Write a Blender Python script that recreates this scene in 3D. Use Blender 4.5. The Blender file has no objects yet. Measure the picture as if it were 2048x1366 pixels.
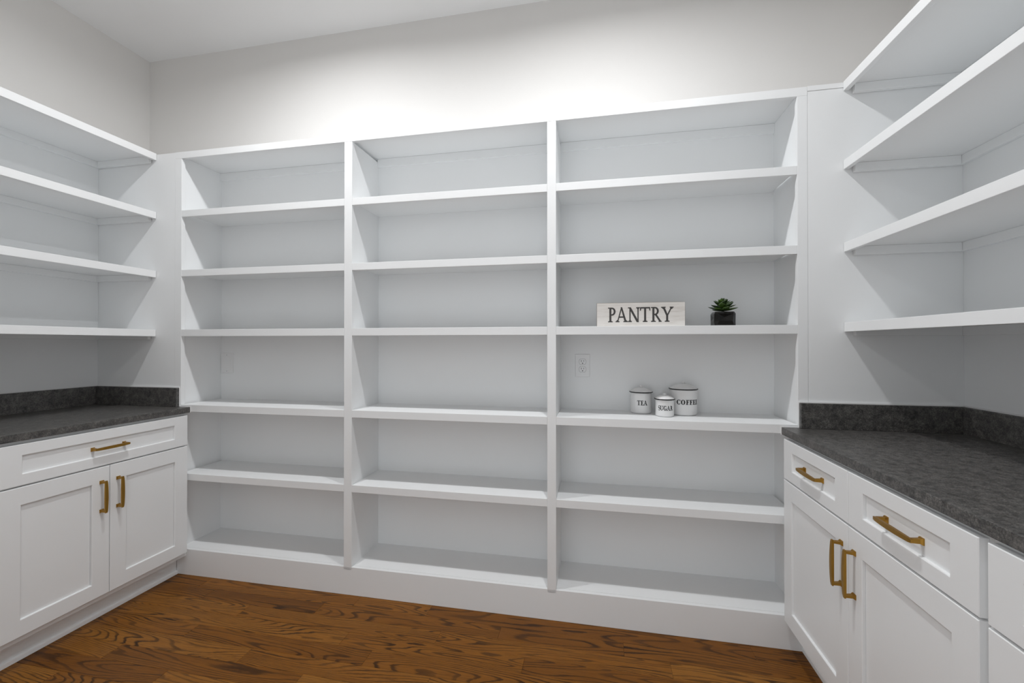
import bpy, bmesh, math, random
from mathutils import Vector, Matrix

random.seed(7)
scene = bpy.context.scene
COL = scene.collection

# ------------------------------------------------------------------ camera, light, exposure
cam_data = bpy.data.cameras.new('camera')
cam_data.sensor_fit = 'HORIZONTAL'
cam_data.sensor_width = 36.0
cam_data.lens = 860.8245 / 2048.0 * 36.0
cam_data.clip_start = 0.02
cam = bpy.data.objects.new('camera', cam_data)
cam.location = (0.0, -1.9616, 1.25845)
cam.rotation_euler = (math.radians(90.0 + 0.2926), 0.0, math.radians(11.22686))
COL.objects.link(cam)
scene.camera = cam

world = bpy.data.worlds.new('world')
scene.world = world
world.use_nodes = True
bg = world.node_tree.nodes['Background']
bg.inputs['Color'].default_value = (0.935, 0.968, 1.0, 1)
bg.inputs['Strength'].default_value = 1.45          # daylight of the house beyond the open doorway

LAMP_POWER = 17.2
LAMPS = [(-1.37, -0.60), (0.0, -0.64)]              # recessed downlights in the ceiling

scene.view_settings.view_transform = 'Standard'
scene.view_settings.look = 'None'
scene.view_settings.gamma = 1.0
scene.view_settings.use_curve_mapping = False
scene.view_settings.exposure = 0.0
scene.cycles.max_bounces = 10
scene.cycles.diffuse_bounces = 8
scene.cycles.glossy_bounces = 4

# ------------------------------------------------------------------ materials
def new_mat(name):
    m = bpy.data.materials.new(name)
    m.use_nodes = True
    nt = m.node_tree
    return m, nt, nt.nodes['Principled BSDF']

def nd(nt, t, **kw):
    n = nt.nodes.new(t)
    for k, v in kw.items():
        setattr(n, k, v)
    return n

def paint(name, col, rough=0.45, bump=0.02, scale=220.0, spec=0.4, var=0.02):
    m, nt, b = new_mat(name)
    tc = nd(nt, 'ShaderNodeTexCoord')
    n1 = nd(nt, 'ShaderNodeTexNoise'); n1.inputs['Scale'].default_value = 3.0; n1.inputs['Detail'].default_value = 3
    nt.links.new(tc.outputs['Object'], n1.inputs['Vector'])
    mx = nd(nt, 'ShaderNodeMix', data_type='RGBA')
    mx.inputs[6].default_value = tuple(c * (1 - var) for c in col) + (1,)
    mx.inputs[7].default_value = tuple(min(1, c * (1 + var)) for c in col) + (1,)
    nt.links.new(n1.outputs['Fac'], mx.inputs[0])
    nt.links.new(mx.outputs[2], b.inputs['Base Color'])
    n2 = nd(nt, 'ShaderNodeTexNoise'); n2.inputs['Scale'].default_value = scale; n2.inputs['Detail'].default_value = 2
    nt.links.new(tc.outputs['Object'], n2.inputs['Vector'])
    bp = nd(nt, 'ShaderNodeBump'); bp.inputs['Strength'].default_value = bump; bp.inputs['Distance'].default_value = 0.002
    nt.links.new(n2.outputs['Fac'], bp.inputs['Height'])
    nt.links.new(bp.outputs['Normal'], b.inputs['Normal'])
    b.inputs['Roughness'].default_value = rough
    b.inputs['Specular IOR Level'].default_value = spec
    return m

M_TRIM = paint('white_trim_paint', (0.834, 0.846, 0.852), 0.42)
M_CAB = paint('white_cabinet_paint', (0.834, 0.846, 0.852), 0.35, bump=0.01)
M_WALL = paint('warm_wall_paint', (0.765, 0.754, 0.738), 0.8, bump=0.06, spec=0.2)
M_CEIL = paint('ceiling_paint', (0.84, 0.845, 0.85), 0.9, bump=0.04, spec=0.1)
M_PLASTIC = paint('white_plastic', (0.80, 0.805, 0.81), 0.3, bump=0.0)
M_CAULK = paint('white_caulk', (0.85, 0.85, 0.85), 0.5, bump=0.0)
M_ENAMEL = paint('white_enamel', (0.80, 0.80, 0.80), 0.12, bump=0.0, spec=0.6)
M_BLACK = paint('black_enamel', (0.012, 0.012, 0.014), 0.25, bump=0.0)
M_SLOT = paint('dark_slot', (0.02, 0.02, 0.02), 0.6, bump=0.0)
M_PRINT = paint('black_print', (0.018, 0.018, 0.02), 0.5, bump=0.0)
M_SIGNPRINT = paint('charcoal_print', (0.055, 0.052, 0.050), 0.75, bump=0.05, var=0.25)
M_SIGNEDGE = paint('worn_sign_edge', (0.16, 0.13, 0.10), 0.8, bump=0.1, var=0.3)
M_POT = paint('dark_glazed_pot', (0.005, 0.0045, 0.004), 0.2, bump=0.03, scale=40, spec=0.4, var=0.5)
M_SOIL = paint('dark_soil', (0.012, 0.009, 0.006), 0.95, bump=0.5, scale=300, var=0.4)

def brass():
    m, nt, b = new_mat('aged_brass')
    b.inputs['Base Color'].default_value = (0.40, 0.225, 0.045, 1)
    b.inputs['Metallic'].default_value = 1.0
    b.inputs['Roughness'].default_value = 0.36
    tc = nd(nt, 'ShaderNodeTexCoord')
    n = nd(nt, 'ShaderNodeTexNoise'); n.inputs['Scale'].default_value = 90; n.inputs['Detail'].default_value = 4
    nt.links.new(tc.outputs['Object'], n.inputs['Vector'])
    mr = nd(nt, 'ShaderNodeMapRange'); mr.inputs['To Min'].default_value = 0.3; mr.inputs['To Max'].default_value = 0.45
    nt.links.new(n.outputs['Fac'], mr.inputs['Value'])
    nt.links.new(mr.outputs['Result'], b.inputs['Roughness'])
    return m
M_BRASS = brass()

def granite():
    m, nt, b = new_mat('leathered_dark_granite')
    tc = nd(nt, 'ShaderNodeTexCoord')
    def noise(s, d, r=0.6):
        n = nd(nt, 'ShaderNodeTexNoise'); n.inputs['Scale'].default_value = s; n.inputs['Detail'].default_value = d; n.inputs['Roughness'].default_value = r
        nt.links.new(tc.outputs['Object'], n.inputs['Vector']); return n
    a = noise(48, 8, 0.78); f = noise(280, 4, 0.75); sp = noise(120, 2, 0.5)
    r1 = nd(nt, 'ShaderNodeValToRGB')
    r1.color_ramp.elements[0].position = 0.36; r1.color_ramp.elements[0].color = (0.013, 0.013, 0.013, 1)
    r1.color_ramp.elements[1].position = 0.68; r1.color_ramp.elements[1].color = (0.145, 0.141, 0.135, 1)
    nt.links.new(a.outputs['Fac'], r1.inputs['Fac'])
    r2 = nd(nt, 'ShaderNodeValToRGB')
    r2.color_ramp.elements[0].position = 0.35; r2.color_ramp.elements[0].color = (0.22, 0.22, 0.22, 1)
    r2.color_ramp.elements[1].position = 0.7; r2.color_ramp.elements[1].color = (2.0, 1.95, 1.9, 1)
    nt.links.new(f.outputs['Fac'], r2.inputs['Fac'])
    mul = nd(nt, 'ShaderNodeMix', data_type='RGBA', blend_type='MULTIPLY'); mul.inputs[0].default_value = 1
    nt.links.new(r1.outputs['Color'], mul.inputs[6]); nt.links.new(r2.outputs['Color'], mul.inputs[7])
    r3 = nd(nt, 'ShaderNodeValToRGB')
    r3.color_ramp.elements[0].position = 0.69; r3.color_ramp.elements[0].color = (0, 0, 0, 1)
    r3.color_ramp.elements[1].position = 0.78; r3.color_ramp.elements[1].color = (0.5, 0.5, 0.5, 1)
    nt.links.new(sp.outputs['Fac'], r3.inputs['Fac'])
    mx = nd(nt, 'ShaderNodeMix', data_type='RGBA'); mx.inputs[7].default_value = (0.20, 0.185, 0.165, 1)
    nt.links.new(r3.outputs['Color'], mx.inputs[0]); nt.links.new(mul.outputs[2], mx.inputs[6])
    nt.links.new(mx.outputs[2], b.inputs['Base Color'])
    bp = nd(nt, 'ShaderNodeBump'); bp.inputs['Strength'].default_value = 0.35; bp.inputs['Distance'].default_value = 0.002
    nt.links.new(a.outputs['Fac'], bp.inputs['Height']); nt.links.new(bp.outputs['Normal'], b.inputs['Normal'])
    b.inputs['Roughness'].default_value = 0.42
    b.inputs['Specular IOR Level'].default_value = 0.85
    return m
M_GRANITE = granite()

def oak():
    m, nt, b = new_mat('stained_red_oak')
    L = nt.links.new
    tc = nd(nt, 'ShaderNodeTexCoord'); oi = nd(nt, 'ShaderNodeObjectInfo')
    off = nd(nt, 'ShaderNodeVectorMath', operation='SCALE'); off.inputs[0].default_value = (37.0, 19.0, 53.0)
    L(oi.outputs['Random'], off.inputs['Scale'])
    add = nd(nt, 'ShaderNodeVectorMath', operation='ADD'); L(tc.outputs['Object'], add.inputs[0]); L(off.outputs[0], add.inputs[1])
    def noise(vec, d, r=0.5, dist=0.0):
        mp = nd(nt, 'ShaderNodeVectorMath', operation='MULTIPLY'); mp.inputs[1].default_value = vec
        L(add.outputs[0], mp.inputs[0])
        n = nd(nt, 'ShaderNodeTexNoise'); n.inputs['Scale'].default_value = 1; n.inputs['Detail'].default_value = d
        n.inputs['Roughness'].default_value = r; n.inputs['Distortion'].default_value = dist
        L(mp.outputs[0], n.inputs['Vector']); return n.outputs['Fac']
    def math_(op, a, bb=None, c=None):
        n = nd(nt, 'ShaderNodeMath', operation=op)
        for i, v in enumerate((a, bb, c)):
            if v is None: continue
            if isinstance(v, (int, float)): n.inputs[i].default_value = v
            else: L(v, n.inputs[i])
        return n.outputs[0]
    def ramp(v, lo, hi):
        n = nd(nt, 'ShaderNodeMapRange'); n.interpolation_type = 'SMOOTHSTEP'
        n.inputs['From Min'].default_value = lo; n.inputs['From Max'].default_value = hi
        L(v, n.inputs['Value']); return n.outputs['Result']
    field0 = noise((0.95, 8.0, 8.0), 1.6, 0.42, 0.25)             # growth-ring field, stretched along the board
    sep = nd(nt, 'ShaderNodeSeparateXYZ'); L(add.outputs[0], sep.inputs[0])
    rnd2 = math_('FRACT', math_('MULTIPLY', oi.outputs['Random'], 7.31))
    field = math_('ADD', field0, math_('MULTIPLY', sep.outputs['Y'], math_('MULTIPLY', rnd2, 3.2)))   # some boards straight-grained
    ring = math_('MULTIPLY_ADD', oi.outputs['Random'], 12.0, 23.0)
    v = math_('FRACT', math_('MULTIPLY', field, ring))
    jag = math_('MULTIPLY_ADD', noise((22, 240, 30), 3, 0.7), 0.42, -0.21)
    v2 = math_('ADD', v, jag)
    line = math_('MULTIPLY', ramp(v2, 0.58, 0.80), math_('SUBTRACT', 1.0, ramp(v2, 0.92, 1.02)))
    pores = ramp(noise((12, 430, 60), 3, 0.65), 0.50, 0.66)
    fine = noise((7, 190, 40), 3, 0.6)
    broad = noise((0.9, 9, 9), 2, 0.5)
    patch = ramp(noise((3.2, 10, 10), 2, 0.5), 0.35, 0.70)
    line = math_('MULTIPLY', line, math_('MULTIPLY_ADD', patch, 0.5, 0.5))
    base = nd(nt, 'ShaderNodeValToRGB')
    e = base.color_ramp.elements
    e[0].position = 0.2; e[0].color = (0.125, 0.043, 0.0045, 1)
    e[1].position = 0.8; e[1].color = (0.310, 0.132, 0.0220, 1)
    x = e.new(0.5); x.color = (0.218, 0.082, 0.0098, 1)
    t = math_('ADD', math_('MULTIPLY', oi.outputs['Random'], 0.34), math_('ADD', math_('MULTIPLY', broad, 0.32), math_('MULTIPLY', fine, 0.34)))
    L(t, base.inputs['Fac'])
    mx = nd(nt, 'ShaderNodeMix', data_type='RGBA'); mx.inputs[7].default_value = (0.020, 0.0080, 0.0022, 1)
    L(math_('MULTIPLY', line, 0.95), mx.inputs[0]); L(base.outputs['Color'], mx.inputs[6])
    mx2 = nd(nt, 'ShaderNodeMix', data_type='RGBA'); mx2.inputs[7].default_value = (0.050, 0.017, 0.0045, 1)
    L(math_('MULTIPLY', pores, 0.5), mx2.inputs[0]); L(mx.outputs[2], mx2.inputs[6])
    L(mx2.outputs[2], b.inputs['Base Color'])
    bp = nd(nt, 'ShaderNodeBump'); bp.inputs['Strength'].default_value = 0.12; bp.inputs['Distance'].default_value = 0.001
    L(math_('SUBTRACT', 1.0, pores), bp.inputs['Height']); L(bp.outputs['Normal'], b.inputs['Normal'])
    b.inputs['Roughness'].default_value = 0.45
    b.inputs['Specular IOR Level'].default_value = 0.22
    return m
M_OAK = oak()

def sign_face():
    m, nt, b = new_mat('whitewashed_sign_board')
    L = nt.links.new
    tc = nd(nt, 'ShaderNodeTexCoord')
    mp = nd(nt, 'ShaderNodeVectorMath', operation='MULTIPLY'); mp.inputs[1].default_value = (9, 60, 110)
    L(tc.outputs['Object'], mp.inputs[0])
    n = nd(nt, 'ShaderNodeTexNoise'); n.inputs['Scale'].default_value = 1; n.inputs['Detail'].default_value = 5; n.inputs['Roughness'].default_value = 0.65
    L(mp.outputs[0], n.inputs['Vector'])
    r = nd(nt, 'ShaderNodeValToRGB')
    r.color_ramp.elements[0].position = 0.22; r.color_ramp.elements[0].color = (0.55, 0.51, 0.47, 1)
    r.color_ramp.elements[1].position = 0.52; r.color_ramp.elements[1].color = (0.70, 0.675, 0.645, 1)
    L(n.outputs['Fac'], r.inputs['Fac']); L(r.outputs['Color'], b.inputs['Base Color'])
    b.inputs['Roughness'].default_value = 0.8
    return m
M_SIGN = sign_face()

def leaf_mat():
    m, nt, b = new_mat('succulent_leaf')
    L = nt.links.new
    oi = nd(nt, 'ShaderNodeObjectInfo'); tc = nd(nt, 'ShaderNodeTexCoord')
    n = nd(nt, 'ShaderNodeTexNoise'); n.inputs['Scale'].default_value = 60; n.inputs['Detail'].default_value = 3
    L(tc.outputs['Object'], n.inputs['Vector'])
    ad = nd(nt, 'ShaderNodeMath', operation='ADD'); L(oi.outputs['Random'], ad.inputs[0]); L(n.outputs['Fac'], ad.inputs[1])
    hf = nd(nt, 'ShaderNodeMath', operation='MULTIPLY'); hf.inputs[1].default_value = 0.5; L(ad.outputs[0], hf.inputs[0])
    r = nd(nt, 'ShaderNodeValToRGB')
    r.color_ramp.elements[0].position = 0.2; r.color_ramp.elements[0].color = (0.012, 0.030, 0.008, 1)
    r.color_ramp.elements[1].position = 0.8; r.color_ramp.elements[1].color = (0.065, 0.130, 0.016, 1)
    L(hf.outputs[0], r.inputs['Fac']); L(r.outputs['Color'], b.inputs['Base Color'])
    b.inputs['Roughness'].default_value = 0.42
    return m
M_LEAF = leaf_mat()

def emit(name, strength):
    m, nt, b = new_mat(name)
    b.inputs['Base Color'].default_value = (0.9, 0.9, 0.9, 1)
    b.inputs['Emission Color'].default_value = (1.0, 0.97, 0.93, 1)
    b.inputs['Emission Strength'].default_value = strength
    return m
M_LENS = emit('lit_lamp_lens', 6.0)

# ------------------------------------------------------------------ helpers
def mesh_from(bm, name, mat, smooth=False):
    bmesh.ops.recalc_face_normals(bm, faces=bm.faces)
    me = bpy.data.meshes.new(name)
    bm.to_mesh(me); bm.free()
    me.materials.append(mat)
    if smooth:
        for p in me.polygons: p.use_smooth = True
    return me

def link(name, me, parent=None, loc=(0, 0, 0), rot=(0, 0, 0)):
    o = bpy.data.objects.new(name, me)
    o.location = loc; o.rotation_euler = rot
    COL.objects.link(o)
    if parent is not None: o.parent = parent
    return o

def tag(o, label=None, cat=None, group=None, kind=None):
    if label: o['label'] = label
    if cat: o['category'] = cat
    if group: o['group'] = group
    if kind: o['kind'] = kind
    return o

def thing(name, loc, label, cat, group=None, rotz=0.0):
    o = bpy.data.objects.new(name, None)
    o.empty_display_size = 0.1
    o.location = loc; o.rotation_euler = (0, 0, rotz)
    COL.objects.link(o)
    return tag(o, label, cat, group)

def add_box(bm, x0, x1, y0, y1, z0, z1):
    v = [bm.verts.new(p) for p in ((x0, y0, z0), (x1, y0, z0), (x1, y1, z0), (x0, y1, z0),
                                   (x0, y0, z1), (x1, y0, z1), (x1, y1, z1), (x0, y1, z1))]
    for f in ((0, 3, 2, 1), (4, 5, 6, 7), (0, 1, 5, 4), (1, 2, 6, 5), (2, 3, 7, 6), (3, 0, 4, 7)):
        bm.faces.new([v[i] for i in f])

def bevel(bm, w, seg=2):
    bmesh.ops.bevel(bm, geom=list(bm.edges), offset=w, segments=seg, affect='EDGES', profile=0.5, clamp_overlap=True)

def box_part(name, b, mat, parent=None, origin=(0, 0, 0), bev=0.0):
    """box in world coordinates; its origin sits at the box centre; parent at 'origin' (no rotation)."""
    x0, x1, y0, y1, z0, z1 = b
    c = ((x0 + x1) / 2, (y0 + y1) / 2, (z0 + z1) / 2)
    bm = bmesh.new()
    add_box(bm, x0 - c[0], x1 - c[0], y0 - c[1], y1 - c[1], z0 - c[2], z1 - c[2])
    if bev: bevel(bm, bev)
    me = mesh_from(bm, name, mat)
    return link(name, me, parent, tuple(c[i] - origin[i] for i in range(3)))

def prism_x(name, prof, x0, x1, mat, parent=None, origin=(0, 0, 0), axis='X', bev=0.0):
    """closed (a,z) profile extruded along an axis: X -> a is y ; Y -> a is x."""
    bm = bmesh.new()
    P = (lambda t, a, z: (t, a, z)) if axis == 'X' else (lambda t, a, z: (a, t, z))
    A = [bm.verts.new(P(x0, a, z)) for a, z in prof]
    B = [bm.verts.new(P(x1, a, z)) for a, z in prof]
    bm.faces.new(A); bm.faces.new(list(reversed(B)))
    n = len(prof)
    for i in range(n):
        bm.faces.new((A[i], B[i], B[(i + 1) % n], A[(i + 1) % n]))
    bmesh.ops.recalc_face_normals(bm, faces=bm.faces)
    if bev: bevel(bm, bev)
    me = mesh_from(bm, name, mat)
    return link(name, me, parent, tuple(-origin[i] for i in range(3)))

def lathe(bm, prof, n=48, z0=0.0, cx=0.0, cy=0.0):
    rings = []
    for r, z in prof:
        if r < 1e-6:
            rings.append([bm.verts.new((cx, cy, z + z0))])
        else:
            rings.append([bm.verts.new((cx + r * math.cos(2 * math.pi * i / n), cy + r * math.sin(2 * math.pi * i / n), z + z0)) for i in range(n)])
    for a, b in zip(rings, rings[1:]):
        for i in range(n):
            j = (i + 1) % n
            if len(a) == 1 and len(b) == 1: continue
            if len(a) == 1: bm.faces.new((a[0], b[i], b[j]))
            elif len(b) == 1: bm.faces.new((a[i], a[j], b[0]))
            else: bm.faces.new((a[i], a[j], b[j], b[i]))

# ------------------------------------------------------------------ dimensions (metres)
WL, WR = -2.816, 1.384            # side walls
WB, WF = 0.287, -2.15             # wall behind the bookcase, wall with the doorway
CEIL = 3.064
BP = 0.268                        # face of the bookcase back panel
SHELF = {2: (1.9907, 1.9549), 3: (1.6633, 1.6273), 4: (1.3363, 1.2989),
         5: (0.925, 0.8882), 6: (0.5502, 0.5142)}
TOP = (2.3121, 2.2766)
S7 = 0.1398
BAYX = [(-2.2393, -1.2518), (-1.2086, -0.2252), (-0.1848, 0.8067)]
END_L, END_R = -2.250, 0.8165     # recessed faces of the end panels
ST_L, ST_R = -2.2815, 0.8448      # outer edges of the end stiles

# ------------------------------------------------------------------ setting
def structure(name, b, mat):
    return tag(box_part(name, b, mat), kind='structure')

structure('ceiling', (WL - 0.1, WR + 0.1, WF - 0.1, WB + 0.1, CEIL, CEIL + 0.08), M_CEIL)
structure('wall_back', (WL - 0.1, WR + 0.1, WB, WB + 0.1, -0.05, CEIL), M_WALL)
structure('wall_left', (WL - 0.1, WL, WF - 0.1, WB, -0.05, CEIL), M_WALL)
structure('wall_right', (WR, WR + 0.1, WF - 0.1, WB, -0.05, CEIL), M_WALL)
DOOR = (-1.05, 0.25, 2.44)        # doorway behind the camera
bm = bmesh.new()
add_box(bm, WL, DOOR[0], WF - 0.1, WF, -0.05, CEIL)
add_box(bm, DOOR[1], WR, WF - 0.1, WF, -0.05, CEIL)
add_box(bm, DOOR[0], DOOR[1], WF - 0.1, WF, DOOR[2], CEIL)
tag(link('wall_front', mesh_from(bm, 'wall_front', M_WALL)), kind='structure')
bm = bmesh.new()
for x0, x1, z0, z1 in ((DOOR[0] - 0.09, DOOR[0], 0, DOOR[2] + 0.09), (DOOR[1], DOOR[1] + 0.09, 0, DOOR[2] + 0.09), (DOOR[0], DOOR[1], DOOR[2], DOOR[2] + 0.09)):
    add_box(bm, x0, x1, WF, WF + 0.018, z0, z1)
tag(link('trim_1', mesh_from(bm, 'trim_1', M_TRIM)), kind='structure')

floor = structure('floor', (WL - 0.1, WR + 0.1, -2.75, WB + 0.1, -0.06, -0.0125), M_SLOT)
fl = floor.location
PW = 0.08345
joints = {0: [-2.03, -1.154, -0.78, 0.62], 1: [-1.92, -1.30, -0.42, 0.105, 1.02], 2: [-1.64, -0.672, 0.279],
          3: [-2.25, -1.062, -0.287, 0.70], 4: [-1.75, -0.907, 0.10, 0.9], 5: [-2.3, -1.40, -0.62, 0.42], 6: [-1.95, -1.1, -0.1, 0.6]}
def plank(x0, x1, y0, y1):
    g = 0.00025
    cx, cy = (x0 + x1) / 2, (y0 + y1) / 2
    bm = bmesh.new()
    hx, hy = (x1 - x0) / 2 - g, (y1 - y0) / 2 - g
    zt, zb, ch = 0.0, -0.012, 0.0005
    A = [bm.verts.new(p) for p in ((-hx, -hy, zb), (hx, -hy, zb), (hx, hy, zb), (-hx, hy, zb))]
    B = [bm.verts.new(p) for p in ((-hx, -hy, zt - ch), (hx, -hy, zt - ch), (hx, hy, zt - ch), (-hx, hy, zt - ch))]
    C_ = [bm.verts.new(p) for p in ((-hx + ch, -hy + ch, zt), (hx - ch, -hy + ch, zt), (hx - ch, hy - ch, zt), (-hx + ch, hy - ch, zt))]
    bm.faces.new(C_)
    for P, Q in ((A, B), (B, C_)):
        for i in range(4): bm.faces.new((P[i], P[(i + 1) % 4], Q[(i + 1) % 4], Q[i]))
    me = mesh_from(bm, 'plank', M_OAK)
    link('plank', me, floor, (cx - fl[0], cy - fl[1], -fl[2]))
row = 0
y = -0.0015 + PW
while y > -2.70:
    r = row - 1
    js = joints.get(r)
    if js is None:
        js = []; x = WL + random.uniform(0.25, 0.9)
        while x < WR - 0.2:
            js.append(x); x += random.uniform(0.55, 1.25)
    xs = [WL] + js + [WR]
    for a, b_ in zip(xs, xs[1:]):
        plank(a, b_, y - PW, y)
    y -= PW; row += 1

# ------------------------------------------------------------------ built-in bookcase
O = (-0.72, 0.14, 0.0)
bk = thing('bookcase', O, 'wide white built-in bookcase with three open bays filling the far wall', 'bookcase')
def bpart(name, b, bev=0.0012): return box_part(name, b, M_TRIM, bk, O, bev)
bpart('back_panel', (WL + 0.001, WR - 0.001, BP, WB - 0.001, 0.0, TOP[0]), 0)
bpart('kickboard', (-2.262, ST_R, 0.0, 0.019, 0.0, S7))
bpart('top_board', (WL + 0.001, WR - 0.001, 0.0195, BP, TOP[0] - 0.019, TOP[0]))
bpart('top_rail', (ST_L, ST_R, -0.0006, 0.019, TOP[1], TOP[0] + 0.0004), 0.001)
for x0, x1 in ((-1.2518, -1.2086), (-0.2252, -0.1848)):
    bpart('divider', (x0, x1, 0.0, BP, S7 - 0.016, TOP[1]), 0.001)
bpart('side_panel', (ST_L + 0.012, END_L, 0.0195, BP, 0.0, TOP[0] - 0.0195), 0)
bpart('side_panel', (END_R, ST_R - 0.010, 0.0195, BP, 0.0, TOP[0] - 0.0195), 0)
bpart('stile', (ST_L, BAYX[0][0], -0.0004, 0.022, S7 + 0.0005, TOP[1]), 0.001)
bpart('stile', (BAYX[2][1], ST_R, -0.0004, 0.022, S7 + 0.0005, TOP[1]), 0.001)
bpart('filler_panel', (WL + 0.0005, ST_L - 0.0006, 0.0004, 0.018, 0.0, TOP[0] - 0.0005), 0.0008)
bpart('filler_panel', (ST_R + 0.0006, WR - 0.0005, 0.0004, 0.018, 0.0, TOP[0] - 0.0195), 0.0008)
bpart('filler_strip', (ST_R + 0.0006, WR - 0.0005, -0.0012, 0.018, TOP[0] - 0.0185, TOP[0] + 0.002), 0.0008)
for i, (x0, x1) in enumerate(BAYX):
    xa = END_L if i == 0 else x0
    xb = END_R if i == 2 else x1
    for k, (zt, zb) in SHELF.items():
        # board with a deeper front nosing
        prof = [(0.0, zb), (0.019, zb), (0.019, zt - 0.019), (BP, zt - 0.019), (BP, zt), (0.0, zt)]
        prism_x('shelf', prof, x0 + 0.0002, x1 - 0.0002, M_TRIM, bk, O, 'X', 0.0010)
    bpart('bottom_shelf', (xa, xb, 0.0195, BP, S7 - 0.019, S7), 0)
    bpart('cleat', (xa, xb, BP - 0.014, BP, TOP[0] - 0.019 - 0.045, TOP[0] - 0.0195), 0.0012)

# ------------------------------------------------------------------ wall shelves on both sides
SH_L = [TOP[0] + 0.004, 1.9907, 1.6633, 1.3363]
SH_R = [2.3159, 1.9982, 1.6653, 1.3438]
ORD = ['topmost', 'second from top', 'third from top', 'lowest']
def wall_shelf(side, idx, zt):
    zb = zt - 0.0372
    xw = WL if side < 0 else WR
    xf = -2.4068 if side < 0 else 0.9746
    s = 1 if side < 0 else -1
    y0, y1 = WF + 0.001, -0.0018
    org = ((xw + xf) / 2, -1.0, zb)
    where = 'left' if side < 0 else 'right'
    lab = 'long white wall shelf over the %s dark counter, %s of four' % (where, ORD[idx])
    t = thing('wall_shelf', org, lab, 'shelf', 'wall shelves over the %s counter' % where)
    prof = [(xf, zb), (xf - s * 0.019, zb), (xf - s * 0.019, zt - 0.019), (xw + s * 0.0024, zt - 0.019), (xw + s * 0.0024, zt), (xf, zt)]
    prism_x('board', prof, y0, y1, M_TRIM, t, org, 'Y', 0.0012)
    zc = zt - 0.0192
    a, b_ = sorted((xw + s * 0.0024, xw + s * 0.019))
    box_part('cleat', (a, b_, y0, y1, zc - 0.034, zc), M_TRIM, t, org, 0.0012)
    a, b_ = sorted((xw + s * 0.0195, xf - s * 0.032))
    box_part('cleat', (a, b_, y1 - 0.018, y1, zc - 0.034, zc), M_TRIM, t, org, 0.0012)
for i in range(4):
    wall_shelf(-1, i, SH_L[i]); wall_shelf(1, i, SH_R[i])

structure('trim_2', (WL + 0.0002, WL + 0.0022, WF + 0.001, -0.0002, 1.0215, 2.297), M_TRIM)
structure('trim_3', (WR - 0.0022, WR - 0.0002, WF + 0.001, -0.0002, 1.0215, 2.297), M_TRIM)

# ------------------------------------------------------------------ countertops
CT, CB = 0.914, 0.884
def countertop(side):
    xw = WL if side < 0 else WR
    xf = -2.1752 if side < 0 else 0.7446
    xe = -2.247 if side < 0 else 0.8099
    s = 1 if side < 0 else -1
    y0 = -1.56 if side < 0 else -1.875
    org = ((xw + xf) / 2, y0 / 2, CB)
    where = 'left' if side < 0 else 'right'
    t = thing('countertop', org, 'dark grey leathered granite countertop with short backsplash along the %s wall' % where, 'countertop', 'granite countertops')
    a, b_ = sorted((xw + s * 0.0005, xf))
    box_part('slab', (a, b_, y0, -0.0015, CB, CT), M_GRANITE, t, org, 0.002)
    top = 1.0170
    a, b_ = sorted((xw + s * 0.0005, xw + s * 0.0205))
    box_part('backsplash', (a, b_, y0, -0.0215, CT + 0.0002, top), M_GRANITE, t, org, 0.0012)
    a2, b2 = sorted((xw + s * 0.0005, xe))
    box_part('backsplash', (a2, b2, -0.0210, -0.0015, CT + 0.0002, top), M_GRANITE, t, org, 0.0012)
    # caulk beads
    a, b_ = sorted((xw + s * 0.0005, xw + s * 0.006))
    box_part('caulk', (a, b_, y0, -0.007, top, top + 0.004), M_CAULK, t, org)
    box_part('caulk', (a2, b2, -0.006, -0.0012, top, top + 0.004), M_CAULK, t, org)
    a, b_ = sorted((xe, xf + s * 0.003))
    box_part('caulk', (a, b_, -0.0035, -0.0008, CT, CT + 0.003), M_CAULK, t, org)
    a, b_ = sorted((xe, xe + s * 0.0025))
    box_part('caulk', (a, b_, -0.0035, -0.0008, CT + 0.003, top + 0.004), M_CAULK, t, org)
    a, b_ = sorted((xf, xf + s * 0.003))
    box_part('caulk', (a, b_, -0.0035, -0.0008, CB, CT), M_CAULK, t, org)
countertop(-1); countertop(1)

# ------------------------------------------------------------------ cabinets
def handle_mesh():
    """bar pull, 128 mm between feet; local u = length, v = width, w = out from the face."""
    bm = bmesh.new()
    def loop(c, hu, hv, axis):
        # rectangle around c ; axis 'w' : normal along w (u,v rect) ; axis 'u': normal along u (v,w rect)
        if axis == 'w':
            pts = ((-hu, -hv, 0), (hu, -hv, 0), (hu, hv, 0), (-hu, hv, 0))
        else:
            pts = ((0, -hv, -hu), (0, hv, -hu), (0, hv, hu), (0, -hv, hu))
        return [bm.verts.new((c[0] + p[0], c[1] + p[1], c[2] + p[2])) for p in pts]
    def skin(loops):
        for A, B in zip(loops, loops[1:]):
            for i in range(4): bm.faces.new((A[i], A[(i + 1) % 4], B[(i + 1) % 4], B[i]))
        bm.faces.new(list(reversed(loops[0]))); bm.faces.new(loops[-1])
    for s in (-1, 1):
        u = s * 0.064
        skin([loop((u, 0, 0), 0.0075, 0.0085, 'w'), loop((u, 0, 0.003), 0.0072, 0.0082, 'w'),
              loop((u, 0, 0.007), 0.0044, 0.0060, 'w'), loop((u + s * 0.001, 0, 0.024), 0.0036, 0.0052, 'w')])
    # bar: tapered, a little fuller and bowed outward in the middle
    L = 0.0715
    loops = []
    n = 16
    for i in range(n + 1):
        q = -1 + 2 * i / n
        k = 1 - q * q
        w0 = 0.0265 + 0.0016 * k
        hw = 0.0030 + 0.0010 * k
        hv = 0.0048 + 0.0014 * k
        if i in (0, n): hw *= 0.75; hv *= 0.85
        loops.append(loop((q * L, 0, w0), hw, hv, 'u'))
    skin(loops)
    me = mesh_from(bm, 'pull_handle', M_BRASS)
    return me
HANDLE = handle_mesh()

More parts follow.
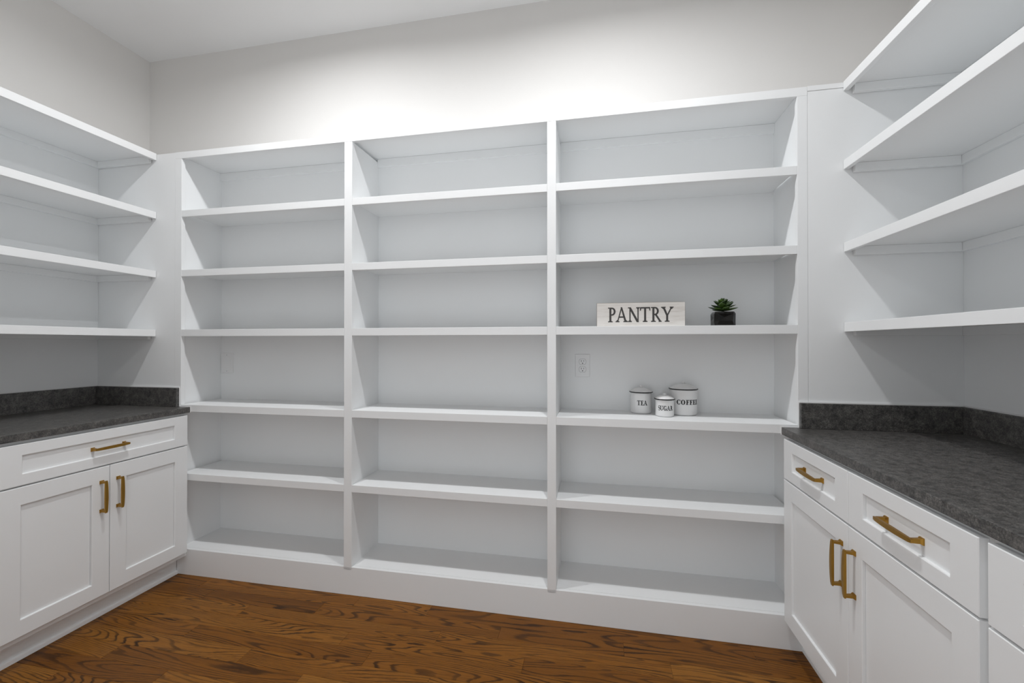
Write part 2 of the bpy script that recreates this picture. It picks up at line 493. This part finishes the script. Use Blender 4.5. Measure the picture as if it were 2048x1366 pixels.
def shaker(bm, w, h, t, sw, rt, rb, rec=0.0085):
    """shaker frame + recessed panel. local: u along face (0..w), v up (0..h), n out (front at 0, back at -t)."""
    def V(u, v, n): return bm.verts.new((u, v, n))
    ch = 0.0016; e = 0.0018
    outer = [V(ch, ch, 0), V(w - ch, ch, 0), V(w - ch, h - ch, 0), V(ch, h - ch, 0)]
    side = [V(0, 0, -ch), V(w, 0, -ch), V(w, h, -ch), V(0, h, -ch)]
    back = [V(0, 0, -t), V(w, 0, -t), V(w, h, -t), V(0, h, -t)]
    inn = [V(sw, rb, 0), V(w - sw, rb, 0), V(w - sw, h - rt, 0), V(sw, h - rt, 0)]
    inn2 = [V(sw + e, rb + e, -0.0012), V(w - sw - e, rb + e, -0.0012), V(w - sw - e, h - rt - e, -0.0012), V(sw + e, h - rt - e, -0.0012)]
    e2 = e + 0.0016
    bot = [V(sw + e2, rb + e2, -rec - 0.004), V(w - sw - e2, rb + e2, -rec - 0.004), V(w - sw - e2, h - rt - e2, -rec - 0.004), V(sw + e2, h - rt - e2, -rec - 0.004)]
    for A, B in ((back, side), (side, outer), (outer, inn), (inn, inn2), (inn2, bot)):
        for i in range(4): bm.faces.new((A[i], A[(i + 1) % 4], B[(i + 1) % 4], B[i]))
    bm.faces.new(list(reversed(back))); 
    bm.faces.new(bot)

def front(name, cab, org, side, X, ya, yb, z0, z1, sw, rt, rb):
    """door or drawer front on plane X facing the room; ya>yb are far and near ends. Returns the object and its frame."""
    w, h = ya - yb, z1 - z0
    bm = bmesh.new()
    shaker(bm, w, h, 0.019, sw, rt, rb)
    # local (u,v,n) -> world : u along -Y from ya ; n along room side
    nx = 1 if side < 0 else -1
    for v in bm.verts:
        u, vv, n = v.co
        v.co = Vector((X + nx * n - org[0], ya - u - org[1], z0 + vv - org[2]))
    me = mesh_from(bm, name, M_CAB)
    o = link(name, me, cab)
    # flat recessed panel
    e2 = 0.0034; d = 0.0085
    xs = sorted((X - nx * d, X - nx * (d + 0.0038)))
    box_part('panel', (xs[0], xs[1], yb + sw + e2 + 0.0012, ya - sw - e2 - 0.0012, z0 + rb + e2 - 0.001, z1 - rt - e2 + 0.001), M_CAB, o, org)
    return o

def handle(parent, org, side, X, y, z, vertical):
    nx = 1 if side < 0 else -1
    # local axes: u (length), v (width), w (out)
    if vertical: M = Matrix(((0, 0, nx), (0, 1, 0), (1, 0, 0)))
    else: M = Matrix(((0, 0, nx), (1, 0, 0), (0, 1, 0)))
    o = bpy.data.objects.new('handle', HANDLE)
    COL.objects.link(o)
    o.parent = parent
    o.matrix_local = Matrix.Translation((X - org[0], y - org[1], z - org[2])) @ M.to_4x4()
    tag(o, label='aged brass bar pull')

DT, DB, OT, OB = 0.8703, 0.7111, 0.7050, 0.1301
def cabinet(side, ya, yb, label, two_drawers, filler_far):
    X = -2.1795 if side < 0 else 0.7466
    xw = WL if side < 0 else WR
    s = 1 if side < 0 else -1
    XB = X - s * 0.0195                # carcass front
    XT = -2.262 if side < 0 else 0.829 # toe kick face
    org = ((X + xw) / 2, (ya + yb) / 2, 0.0)
    t = thing('base_cabinet', org, label, 'cabinet', 'white shaker base cabinets')
    yfar = -0.001 if filler_far else ya + 0.0095
    ynear = yb - 0.0095
    a, b_ = sorted((xw + s * 0.001, XB))
    box_part('body', (a, b_, ynear, yfar, 0.105, CB - 0.0002), M_CAB, t, org)
    a, b_ = sorted((XT - s * 0.018, XT))
    box_part('toe_kick', (a, b_, ynear, yfar, 0.0, 0.105), M_CAB, t, org)
    a, b_ = sorted((XT, XT + s * 0.0105))
    box_part('shoe_strip', (a, b_, ynear, yfar, 0.0, 0.019), M_CAB, t, org, 0.002)
    ym = (ya + yb) / 2
    g = 0.0012
    zc = (DT + DB) / 2
    if two_drawers:
        for p, q in ((ya, ym + g), (ym - g, yb)):
            d = front('drawer', t, org, side, X, p, q, DB, DT, 0.071, 0.042, 0.042)
            handle(d, org, side, X - s * 0.0085, (p + q) / 2, zc, False)
    else:
        d = front('drawer', t, org, side, X, ya, yb, DB, DT, 0.071, 0.042, 0.042)
        handle(d, org, side, X - s * 0.0085, ym, zc, False)
    for p, q, hy in ((ya, ym + g, ym + 0.034), (ym - g, yb, ym - 0.034)):
        d = front('door', t, org, side, X, p, q, OB, OT, 0.0675, 0.068, 0.063)
        handle(d, org, side, X, hy, 0.574, True)
    return t

cabinet(-1, -0.0129, -0.7690, 'white shaker base cabinet with one wide drawer, under the left counter beside the bookcase', False, True)
cabinet(-1, -0.7920, -1.5480, 'white shaker base cabinet at the near end of the left counter', False, False)
cabinet(1, -0.0170, -0.9340, 'white shaker base cabinet with two drawers, under the right counter beside the bookcase', True, True)
cabinet(1, -0.9540, -1.8640, 'white shaker base cabinet at the right edge, nearest the camera', True, False)

# ------------------------------------------------------------------ lettering (serif capitals built from strips)
class Glyphs:
    """collects strips of 2D quads; thick/thin are stroke widths for cap height 1."""
    def __init__(self, thick=0.16, thin=0.07):
        self.T, self.t, self.strips, self.x = thick, thin, [], 0.0
    def strip(self, A, B): self.strips.append(([(p[0] + self.x, p[1]) for p in A], [(p[0] + self.x, p[1]) for p in B]))
    def seg(self, x0, y0, x1, y1, w, w1=None, n=6):
        w1 = w if w1 is None else w1
        A, B = [], []
        for i in range(n + 1):
            q = i / n; x = x0 + (x1 - x0) * q; y = y0 + (y1 - y0) * q; ww = w + (w1 - w) * q
            A.append((x - ww / 2, y)); B.append((x + ww / 2, y))
        self.strip(A, B)
    def rect(self, x0, x1, y0, y1, n=6):
        A = [(x0 + (x1 - x0) * i / n, y0) for i in range(n + 1)]; B = [(p[0], y1) for p in A]
        self.strip(A, B)
    def serif(self, xc, y, w):
        h = self.t * 0.72
        y0 = y if y < 0.5 else y - h
        self.rect(xc - w / 2, xc + w / 2, y0, y0 + h)
        # bracket
        d = self.t * 0.8
        if y < 0.5: self.seg(xc, h, xc, h + d, w * 0.62, self.T * 0.6, 2)
        else: self.seg(xc, 1 - h, xc, 1 - h - d, w * 0.62, self.T * 0.6, 2)
    def arc(self, cx, cy, rx, ry, a0, a1, thick, thin, n=22):
        A, B = [], []
        for i in range(n + 1):
            a = math.radians(a0 + (a1 - a0) * i / n)
            A.append((cx + rx * math.cos(a), cy + ry * math.sin(a)))
            B.append((cx + (rx - thick) * math.cos(a), cy + (ry - thin) * math.sin(a)))
        self.strip(A, B)
    def path(self, pts, widths):
        A, B = [], []
        for i, p in enumerate(pts):
            p0 = pts[max(0, i - 1)]; p1 = pts[min(len(pts) - 1, i + 1)]
            dx, dy = p1[0] - p0[0], p1[1] - p0[1]; l = math.hypot(dx, dy) or 1
            nx, ny = -dy / l, dx / l; w = widths[i] / 2
            A.append((p[0] + nx * w, p[1] + ny * w)); B.append((p[0] - nx * w, p[1] - ny * w))
        self.strip(A, B)
    def put(self, ch, gap=0.07):
        T, t = self.T, self.t
        s = T * 2.3
        if ch in 'PR':
            xc = 0.06 + T
            self.seg(xc, 0, xc, 1, T); self.serif(xc, 0, s); self.rect(xc - s / 2, xc, 1 - t * 0.72, 1)
            cx = xc + 0.13; rx = 0.32; yb = 0.45
            cy = (1 + yb) / 2; ry = (1 - yb) / 2
            self.rect(xc, cx, 1 - t, 1); self.rect(xc, cx, yb, yb + t)
            self.arc(cx, cy, rx, ry, 90, -90, T * 0.95, t)
            adv = cx + rx
            if ch == 'R':
                self.seg(cx + 0.02, yb + t, adv + 0.12, 0.03, T * 1.05); self.rect(adv - 0.02, adv + 0.24, 0, t * 0.72); adv += 0.20
        elif ch == 'A':
            self.seg(0.13, 0, 0.48, 1.0, t * 1.05, t * 1.05); self.seg(0.83, 0, 0.46, 1.02, T * 1.05, T * 0.75)
            self.rect(0.24, 0.70, 0.30, 0.30 + t); self.serif(0.13, 0, s * 0.85); self.serif(0.83, 0, s)
            adv = 0.98
        elif ch == 'N':
            self.seg(0.18, 0, 0.18, 1, t * 1.1); self.seg(0.86, 0, 0.86, 1, t * 1.1)
            self.seg(0.15, 1.0, 0.85, -0.01, T * 1.15); self.serif(0.18, 0, s * 0.8); self.serif(0.86, 1, s * 0.8); self.rect(0.0, 0.20, 1 - t * 0.72, 1)
            adv = 1.0
        elif ch == 'T':
            self.seg(0.42, 0, 0.42, 1, T); self.serif(0.42, 0, s); self.rect(0.04, 0.80, 1 - t, 1)
            self.seg(0.06, 1, 0.02, 0.76, t * 1.3, t * 0.8, 3); self.seg(0.78, 1, 0.82, 0.76, t * 1.3, t * 0.8, 3)
            adv = 0.84
        elif ch == 'Y':
            self.seg(0.14, 1, 0.45, 0.42, T * 1.05, T); self.seg(0.82, 1, 0.47, 0.42, t * 1.1, t * 1.3)
            self.seg(0.45, 0.46, 0.45, 0, T); self.serif(0.45, 0, s); self.serif(0.14, 1, s * 0.95); self.serif(0.82, 1, s * 0.8)
            adv = 0.96
        elif ch in 'EF':
            xc = 0.04 + T
            self.seg(xc, 0, xc, 1, T); self.rect(xc - s / 2, xc, 1 - t * 0.72, 1); self.rect(xc, 0.66, 1 - t, 1)
            self.seg(0.64, 1, 0.67, 0.74, t * 1.3, t * 0.7, 3)
            self.rect(xc, 0.48, 0.48, 0.48 + t); self.rect(0.46, 0.46 + t, 0.36, 0.66, 2)
            if ch == 'E':
                self.rect(xc - s / 2, 0.68, 0, t); self.seg(0.67, 0, 0.71, 0.28, t * 1.3, t * 0.7, 3); adv = 0.74
            else:
                self.serif(xc, 0, s); adv = 0.70
        elif ch == 'O':
            self.arc(0.46, 0.5, 0.44, 0.52, 0, 360, T * 1.1, t, 40); adv = 0.92
        elif ch in 'CG':
            self.arc(0.46, 0.5, 0.44, 0.52, 48, 318 if ch == 'C' else 325, T * 1.1, t, 34)
            self.seg(0.76, 0.98, 0.77, 0.66, t * 1.1, t * 0.7, 3)
            adv = 0.82
            if ch == 'G':
                self.seg(0.76, 0.06, 0.76, 0.42, T); self.rect(0.58, 0.92, 0.42 - t * 0.3, 0.42 + t * 0.4); adv = 0.92
            else:
                self.seg(0.80, 0.20, 0.80, 0.28, t * 0.7, t * 0.7, 2)
        elif ch == 'U':
            self.seg(0.17, 0.98, 0.17, 0.34, T); self.seg(0.76, 0.98, 0.76, 0.34, t * 1.1)
            self.arc(0.44, 0.34, 0.355, 0.36, 180, 360, T * 0.85, t, 18)
            self.serif(0.17, 1, s); self.serif(0.76, 1, s * 0.8); adv = 0.90
        elif ch == 'S':
            pts, ws = [], []
            for i in range(41):
                q = i / 40
                if q < 0.5:
                    a = math.radians(35 + q * 2 * 235); p = (0.32 + 0.24 * math.cos(a), 0.74 + 0.24 * math.sin(a))
                else:
                    a = math.radians(90 - (q - 0.5) * 2 * 235); p = (0.33 + 0.26 * math.cos(a), 0.245 + 0.255 * math.sin(a))
                pts.append(p); ws.append(t + (T * 1.0 - t) * math.exp(-((q - 0.5) / 0.2) ** 2))
            self.path(pts, ws)
            self.seg(0.52, 0.98, 0.53, 0.72, t, t * 0.6, 2); self.seg(0.09, 0.02, 0.07, 0.30, t, t * 0.6, 2); adv = 0.62
        self.x += adv + gap
    def mesh(self, name, mapping, mat):
        """mapping(x, y) with x centred on the word -> 3D point."""
        W = self.x
        bm = bmesh.new()
        for k, (A, B) in enumerate(self.strips):
            lift = 0.00002 * (k % 7)
            a = [bm.verts.new(mapping(p[0] - W / 2, p[1], lift)) for p in A]
            b = [bm.verts.new(mapping(p[0] - W / 2, p[1], lift)) for p in B]
            for i in range(len(a) - 1): bm.faces.new((a[i], a[i + 1], b[i + 1], b[i]))
        me = bpy.data.meshes.new(name); bm.to_mesh(me); bm.free(); me.materials.append(mat)
        return me

# ------------------------------------------------------------------ PANTRY sign
sx0, sx1 = -0.0030, 0.3795
SW, SHT = 0.3800, 0.1062
yaw = -0.004
sign = thing('pantry_sign', (0.1870, 0.044, 1.3363 + 0.0003), 'whitewashed wooden block sign reading PANTRY on the bookcase shelf', 'sign', rotz=yaw)
bm = bmesh.new(); add_box(bm, -SW / 2, SW / 2, -0.010, 0.010, 0.0, SHT); bevel(bm, 0.0012, 1)
link('board', mesh_from(bm, 'board', M_SIGNEDGE), sign)
bm = bmesh.new(); add_box(bm, -SW / 2 + 0.0012, SW / 2 - 0.0010, -0.0106, -0.0095, 0.0008, SHT - 0.0014)
link('painted_face', mesh_from(bm, 'painted_face', M_SIGN), sign)
g = Glyphs(0.175, 0.098)
for ch in 'PANTRY': g.put(ch, 0.035)
H = 0.0665; WT = 0.284
link('lettering', g.mesh('lettering', lambda x, y, l: (x * WT / g.x + 0.0005, -0.0109 - l, 0.0185 + y * H), M_SIGNPRINT), sign)

# ------------------------------------------------------------------ canisters
def canister(name, X, Y, R, Rr, zrim, zknob, word, ang, span, zl, hl, label, spin=0.0):
    Z = 0.925 + 0.0004
    t = thing(name, (X, Y, Z), label, 'canister', 'white enamel canisters')
    h = zrim - Z
    bm = bmesh.new()
    rc = 0.008
    prof = [(0, 0.0), (R - rc, 0.0)] + [(R - rc + rc * math.sin(a), rc - rc * math.cos(a)) for a in (0.4, 0.8, 1.2, math.pi / 2)] + \
           [(R, h - 0.006), (R + 0.0012, h - 0.003), (R - 0.002, h - 0.002), (R - 0.004, h - 0.004), (0, h - 0.004)]
    lathe(bm, prof, 64)
    link('body', mesh_from(bm, 'body', M_ENAMEL, True), t)
    bm = bmesh.new()
    a = 0.0025
    lathe(bm, [(Rr - a + a * 1.1 * math.cos(q), h + a * math.sin(q)) for q in [2 * math.pi * i / 10 for i in range(11)]], 64)
    link('rim', mesh_from(bm, 'rim', M_BLACK, True), t)['label'] = 'black enamel rim'
    dh = zknob - zrim
    kn = min(0.011, dh * 0.36)
    d = dh - kn
    bm = bmesh.new()
    prof = [(0, h - 0.0005), (Rr - 0.003, h - 0.0005), (Rr - 0.0022, h + 0.0015)]
    for i in range(1, 9):
        q = i / 8
        prof.append((Rr * (1 - q) * 0.97 + 0.0065 * q, h + 0.0022 + d * (math.sin(q * math.pi / 2) ** 0.9) * (0.93)))
    prof.append((0, h + d * 0.97 + 0.002))
    lathe(bm, prof, 64)
    lid = link('lid', mesh_from(bm, 'lid', M_ENAMEL, True), t)
    bm = bmesh.new(); kr = 0.0072
    lathe(bm, [(0, h + d * 0.9), (0.0042, h + d * 0.9), (0.0040, h + d + 0.001), (kr, h + d + kn * 0.45), (kr, h + d + kn * 0.75), (kr * 0.6, h + dh - 0.0004), (0, h + dh)], 24)
    link('knob', mesh_from(bm, 'knob', M_ENAMEL, True), lid)
    g = Glyphs(0.25, 0.11)
    for ch in word: g.put(ch, 0.05)
    def mp(x, y, l):
        a = -math.pi / 2 + ang + x / g.x * span / R
        r = R + 0.0003 + l
        return (r * math.cos(a), r * math.sin(a), zl - Z + y * hl)
    link('lettering', g.mesh('lettering', mp, M_PRINT), t)
    return t
canister('tea_canister', 0.2068, 0.206, 0.0495, 0.0555, 1.0262, 1.0580, 'TEA', 0.026, 0.0470, 0.9665, 0.0225,
         'white enamel canister marked TEA with black rim, leftmost of the three')
canister('sugar_canister', 0.3040, 0.126, 0.0410, 0.0463, 1.0046, 1.0295, 'SUGAR', -0.02, 0.0700, 0.9555, 0.0212,
         'smallest white enamel canister, marked SUGAR, standing in front')
canister('coffee_canister', 0.3990, 0.201, 0.0624, 0.0657, 1.0455, 1.0797, 'COFFEE', 0.20, 0.1070, 0.9770, 0.0222,
         'largest white enamel canister with black rim, marked COFFEE')

# ------------------------------------------------------------------ succulent
PX, PY, PZ = 0.5425, 0.080, 1.3363 + 0.0003
pl = thing('potted_succulent', (PX, PY, PZ), 'small green succulent in a faceted dark glazed pot', 'plant')
bm = bmesh.new()
hw0, hw1, hw2, ph = 0.0420, 0.0436, 0.0385, 0.0610
def oct_ring(hw, c, z): return [bm.verts.new((x, y, z)) for x, y in ((-hw + c, -hw), (hw - c, -hw), (hw, -hw + c), (hw, hw - c), (hw - c, hw), (-hw + c, hw), (-hw, hw - c), (-hw, -hw + c))]
r0 = oct_ring(hw0, 0.008, 0); r1 = oct_ring(hw1, 0.016, 0.020); r2 = oct_ring(hw1 * 0.985, 0.011, 0.052); r3 = oct_ring(hw2, 0.010, ph)
r4 = oct_ring(hw2 - 0.006, 0.009, ph); r5 = oct_ring(hw2 - 0.006, 0.009, ph - 0.012)
def ringfaces(A, B, facet):
    for i in range(8):
        j = (i + 1) % 8
        if facet and i % 2 == 0:
            cs = [A[i].co, A[j].co, B[j].co, B[i].co]
            c = sum(cs, Vector()) / 4
            nrm = Vector((c.x, c.y, 0)).normalized()
            m = bm.verts.new(c - nrm * 0.004 + Vector((0.004 * nrm.y, 0.004 * nrm.x, 0.0)))
            q = [A[i], A[j], B[j], B[i]]
            for k in range(4): bm.faces.new((q[k], q[(k + 1) % 4], m))
        else:
            bm.faces.new((A[i], A[j], B[j])); bm.faces.new((A[i], B[j], B[i]))
bm.faces.new(list(reversed(r0)))
ringfaces(r0, r1, False); ringfaces(r1, r2, True); ringfaces(r2, r3, False); ringfaces(r3, r4, False); ringfaces(r4, r5, False)
bm.faces.new(r5)
link('pot', mesh_from(bm, 'pot', M_POT), pl)['label'] = 'faceted dark glazed pot'
bm = bmesh.new(); lathe(bm, [(0, ph + 0.003), (0.016, ph + 0.001), (0.028, ph - 0.006), (0.029, ph - 0.0115), (0, ph - 0.0115)], 20)
link('soil', mesh_from(bm, 'soil', M_SOIL, True), pl)

def leaf_mesh(L, W, curl):
    bm = bmesh.new()
    n = 8
    rows = []
    for i in range(n + 1):
        q = i / n
        w = W * (0.30 + 0.70 * math.sin(min(1, q / 0.62) * math.pi / 2)) if q < 0.62 else W * max(0.0, 1 - ((q - 0.62) / 0.38) ** 1.5)
        th = 0.0032 * (1 - q * 0.8)
        z = curl * L * q * q
        x = L * q
        if i == n:
            rows.append([bm.verts.new((x + 0.001, 0, z + 0.001))])
        else:
            rows.append([bm.verts.new(p) for p in ((x, -w / 2, z + 0.14 * w), (x, -w * 0.25, z + 0.02 * w), (x, 0, z), (x, w * 0.25, z + 0.02 * w), (x, w / 2, z + 0.14 * w), (x, w * 0.2, z - th), (x, -w * 0.2, z - th))])
    for A, B in zip(rows, rows[1:]):
        for i in range(7):
            j = (i + 1) % 7
            if len(B) == 1: bm.faces.new((A[i], A[j], B[0]))
            else: bm.faces.new((A[i], A[j], B[j], B[i]))
    bm.faces.new(list(reversed(rows[0])))
    return mesh_from(bm, 'leaf', M_LEAF, True)
whorls = [  # count, length, width, elevation, base height, base radius, phase, curl
    (7, 0.058, 0.027, 4, ph + 0.007, 0.004, 0.35, 0.14),
    (7, 0.053, 0.026, 14, ph + 0.015, 0.004, 0.80, 0.12),
    (6, 0.045, 0.024, 22, ph + 0.024, 0.003, 0.20, 0.10),
    (6, 0.035, 0.020, 32, ph + 0.033, 0.003, 0.75, 0.08),
    (5, 0.025, 0.015, 46, ph + 0.040, 0.002, 0.30, 0.04),
    (4, 0.018, 0.010, 68, ph + 0.045, 0.001, 0.10, 0.0)]
for cnt, L, W, el, bz, br, phs, curl in whorls:
    me = leaf_mesh(L, W * 1.12, curl)
    for i in range(cnt):
        a = 2 * math.pi * (i + phs + random.uniform(-0.12, 0.12)) / cnt
        e_ = math.radians(el + random.uniform(-5, 5))
        o = link('leaf', me, pl, (br * math.cos(a), br * math.sin(a), bz), (0, -e_, a))
        s_ = random.uniform(0.92, 1.06); o.scale = (s_, s_, s_)
bm = bmesh.new(); lathe(bm, [(0, ph - 0.006), (0.006, ph - 0.006), (0.0055, ph + 0.040), (0, ph + 0.046)], 12)
link('stem', mesh_from(bm, 'stem', M_LEAF, True), pl)

# ------------------------------------------------------------------ wall plates
def rounded_plate(bm, w, h, d, b):
    add_box(bm, -w / 2, w / 2, -d, 0, -h / 2, h / 2)
    es = [e for e in bm.edges if all(v.co.y < -d / 2 for v in e.verts)]
    bmesh.ops.bevel(bm, geom=es, offset=b, segments=2, affect='EDGES', profile=0.5)
def disc_y(bm, pts, y0, y1):
    A = [bm.verts.new((x, y0, z)) for x, z in pts]; B = [bm.verts.new((x, y1, z)) for x, z in pts]
    bm.faces.new(A); bm.faces.new(list(reversed(B)))
    for i in range(len(pts)): bm.faces.new((A[i], A[(i + 1) % len(pts)], B[(i + 1) % len(pts)], B[i]))
def outlet(x, z):
    t = thing('wall_outlet', (x, BP - 0.0002, z), 'white duplex outlet on the bookcase back above the canisters', 'outlet')
    bm = bmesh.new(); rounded_plate(bm, 0.0745, 0.117, 0.0055, 0.003)
    link('cover_plate', mesh_from(bm, 'cover_plate', M_PLASTIC), t)
    for dz in (0.0192, -0.0192):
        pts = []
        for i in range(32):
            a = 2 * math.pi * i / 32
            pts.append((0.0172 * math.cos(a), dz + max(-0.0140, min(0.0140, 0.0172 * math.sin(a)))))
        bm = bmesh.new(); disc_y(bm, pts, -0.0072, -0.004)
        r = link('receptacle', mesh_from(bm, 'receptacle', M_PLASTIC), t)
        bm = bmesh.new(); disc_y(bm, [(1.09 * px, dz + (pz - dz) * 1.10) for px, pz in pts], -0.00565, -0.004)
        link('groove', mesh_from(bm, 'groove', paint_groove), r)
        bm = bmesh.new()
        add_box(bm, -0.0072, -0.0050, -0.0075, -0.006, dz - 0.0005, dz + 0.0085)
        link('slot', mesh_from(bm, 'slot', M_SLOT), r)
        bm = bmesh.new()
        add_box(bm, 0.0050, 0.0070, -0.0075, -0.006, dz + 0.0005, dz + 0.0080)
        link('slot', mesh_from(bm, 'slot', M_SLOT), r)
        bm = bmesh.new(); disc_y(bm, [(0.0027 * math.cos(2 * math.pi * i / 14), dz - 0.0075 + 0.0027 * math.sin(2 * math.pi * i / 14)) for i in range(14)], -0.0075, -0.006)
        link('slot', mesh_from(bm, 'slot', M_SLOT), r)
    bm = bmesh.new(); disc_y(bm, [(0.0026 * math.cos(2 * math.pi * i / 14), 0.0026 * math.sin(2 * math.pi * i / 14)) for i in range(14)], -0.0065, -0.004)
    link('screw', mesh_from(bm, 'screw', M_PLASTIC), t)
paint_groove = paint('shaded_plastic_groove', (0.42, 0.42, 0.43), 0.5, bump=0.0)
outlet(-0.0746, 1.147)
t = thing('wall_plate', (-2.2050, BP - 0.0002, 1.1410), 'blank white wall plate on the bookcase back in the left bay corner', 'wall plate')
bm = bmesh.new(); rounded_plate(bm, 0.0860, 0.122, 0.0055, 0.003)
link('cover_plate', mesh_from(bm, 'cover_plate', M_PLASTIC), t)
bm = bmesh.new(); rounded_plate(bm, 0.033, 0.067, 0.0060, 0.0004)
link('insert', mesh_from(bm, 'insert', M_PLASTIC), t)
for dz in (0.0485, -0.0485):
    bm = bmesh.new(); disc_y(bm, [(0.0024 * math.cos(2 * math.pi * i / 12), dz + 0.0024 * math.sin(2 * math.pi * i / 12)) for i in range(12)], -0.0062, -0.004)
    link('screw', mesh_from(bm, 'screw', paint_groove), t)

# ------------------------------------------------------------------ recessed downlights
for (x, y), nm in zip(LAMPS, ('left', 'right')):
    t = thing('recessed_downlight', (x, y, CEIL), 'round white recessed downlight in the ceiling towards the %s counter' % nm, 'ceiling light', 'recessed ceiling downlights')
    bm = bmesh.new()
    lathe(bm, [(0.062, -0.0002), (0.088, -0.0002), (0.089, -0.004), (0.080, -0.007), (0.062, -0.006), (0.062, -0.0002)], 40)
    link('trim_ring', mesh_from(bm, 'trim_ring', M_PLASTIC, True), t)
    bm = bmesh.new(); lathe(bm, [(0, -0.001), (0.061, -0.001), (0.061, -0.003), (0, -0.0035)], 40)
    link('lens', mesh_from(bm, 'lens', M_LENS), t)
    ld = bpy.data.lights.new('downlight_lamp', 'AREA')
    ld.shape = 'DISK'; ld.size = 0.09; ld.spread = math.radians(168); ld.energy = LAMP_POWER; ld.color = (0.985, 0.992, 1.0)
    lo = bpy.data.objects.new('downlight_lamp', ld); COL.objects.link(lo)
    lo.parent = t; lo.location = (0, 0, -0.012)
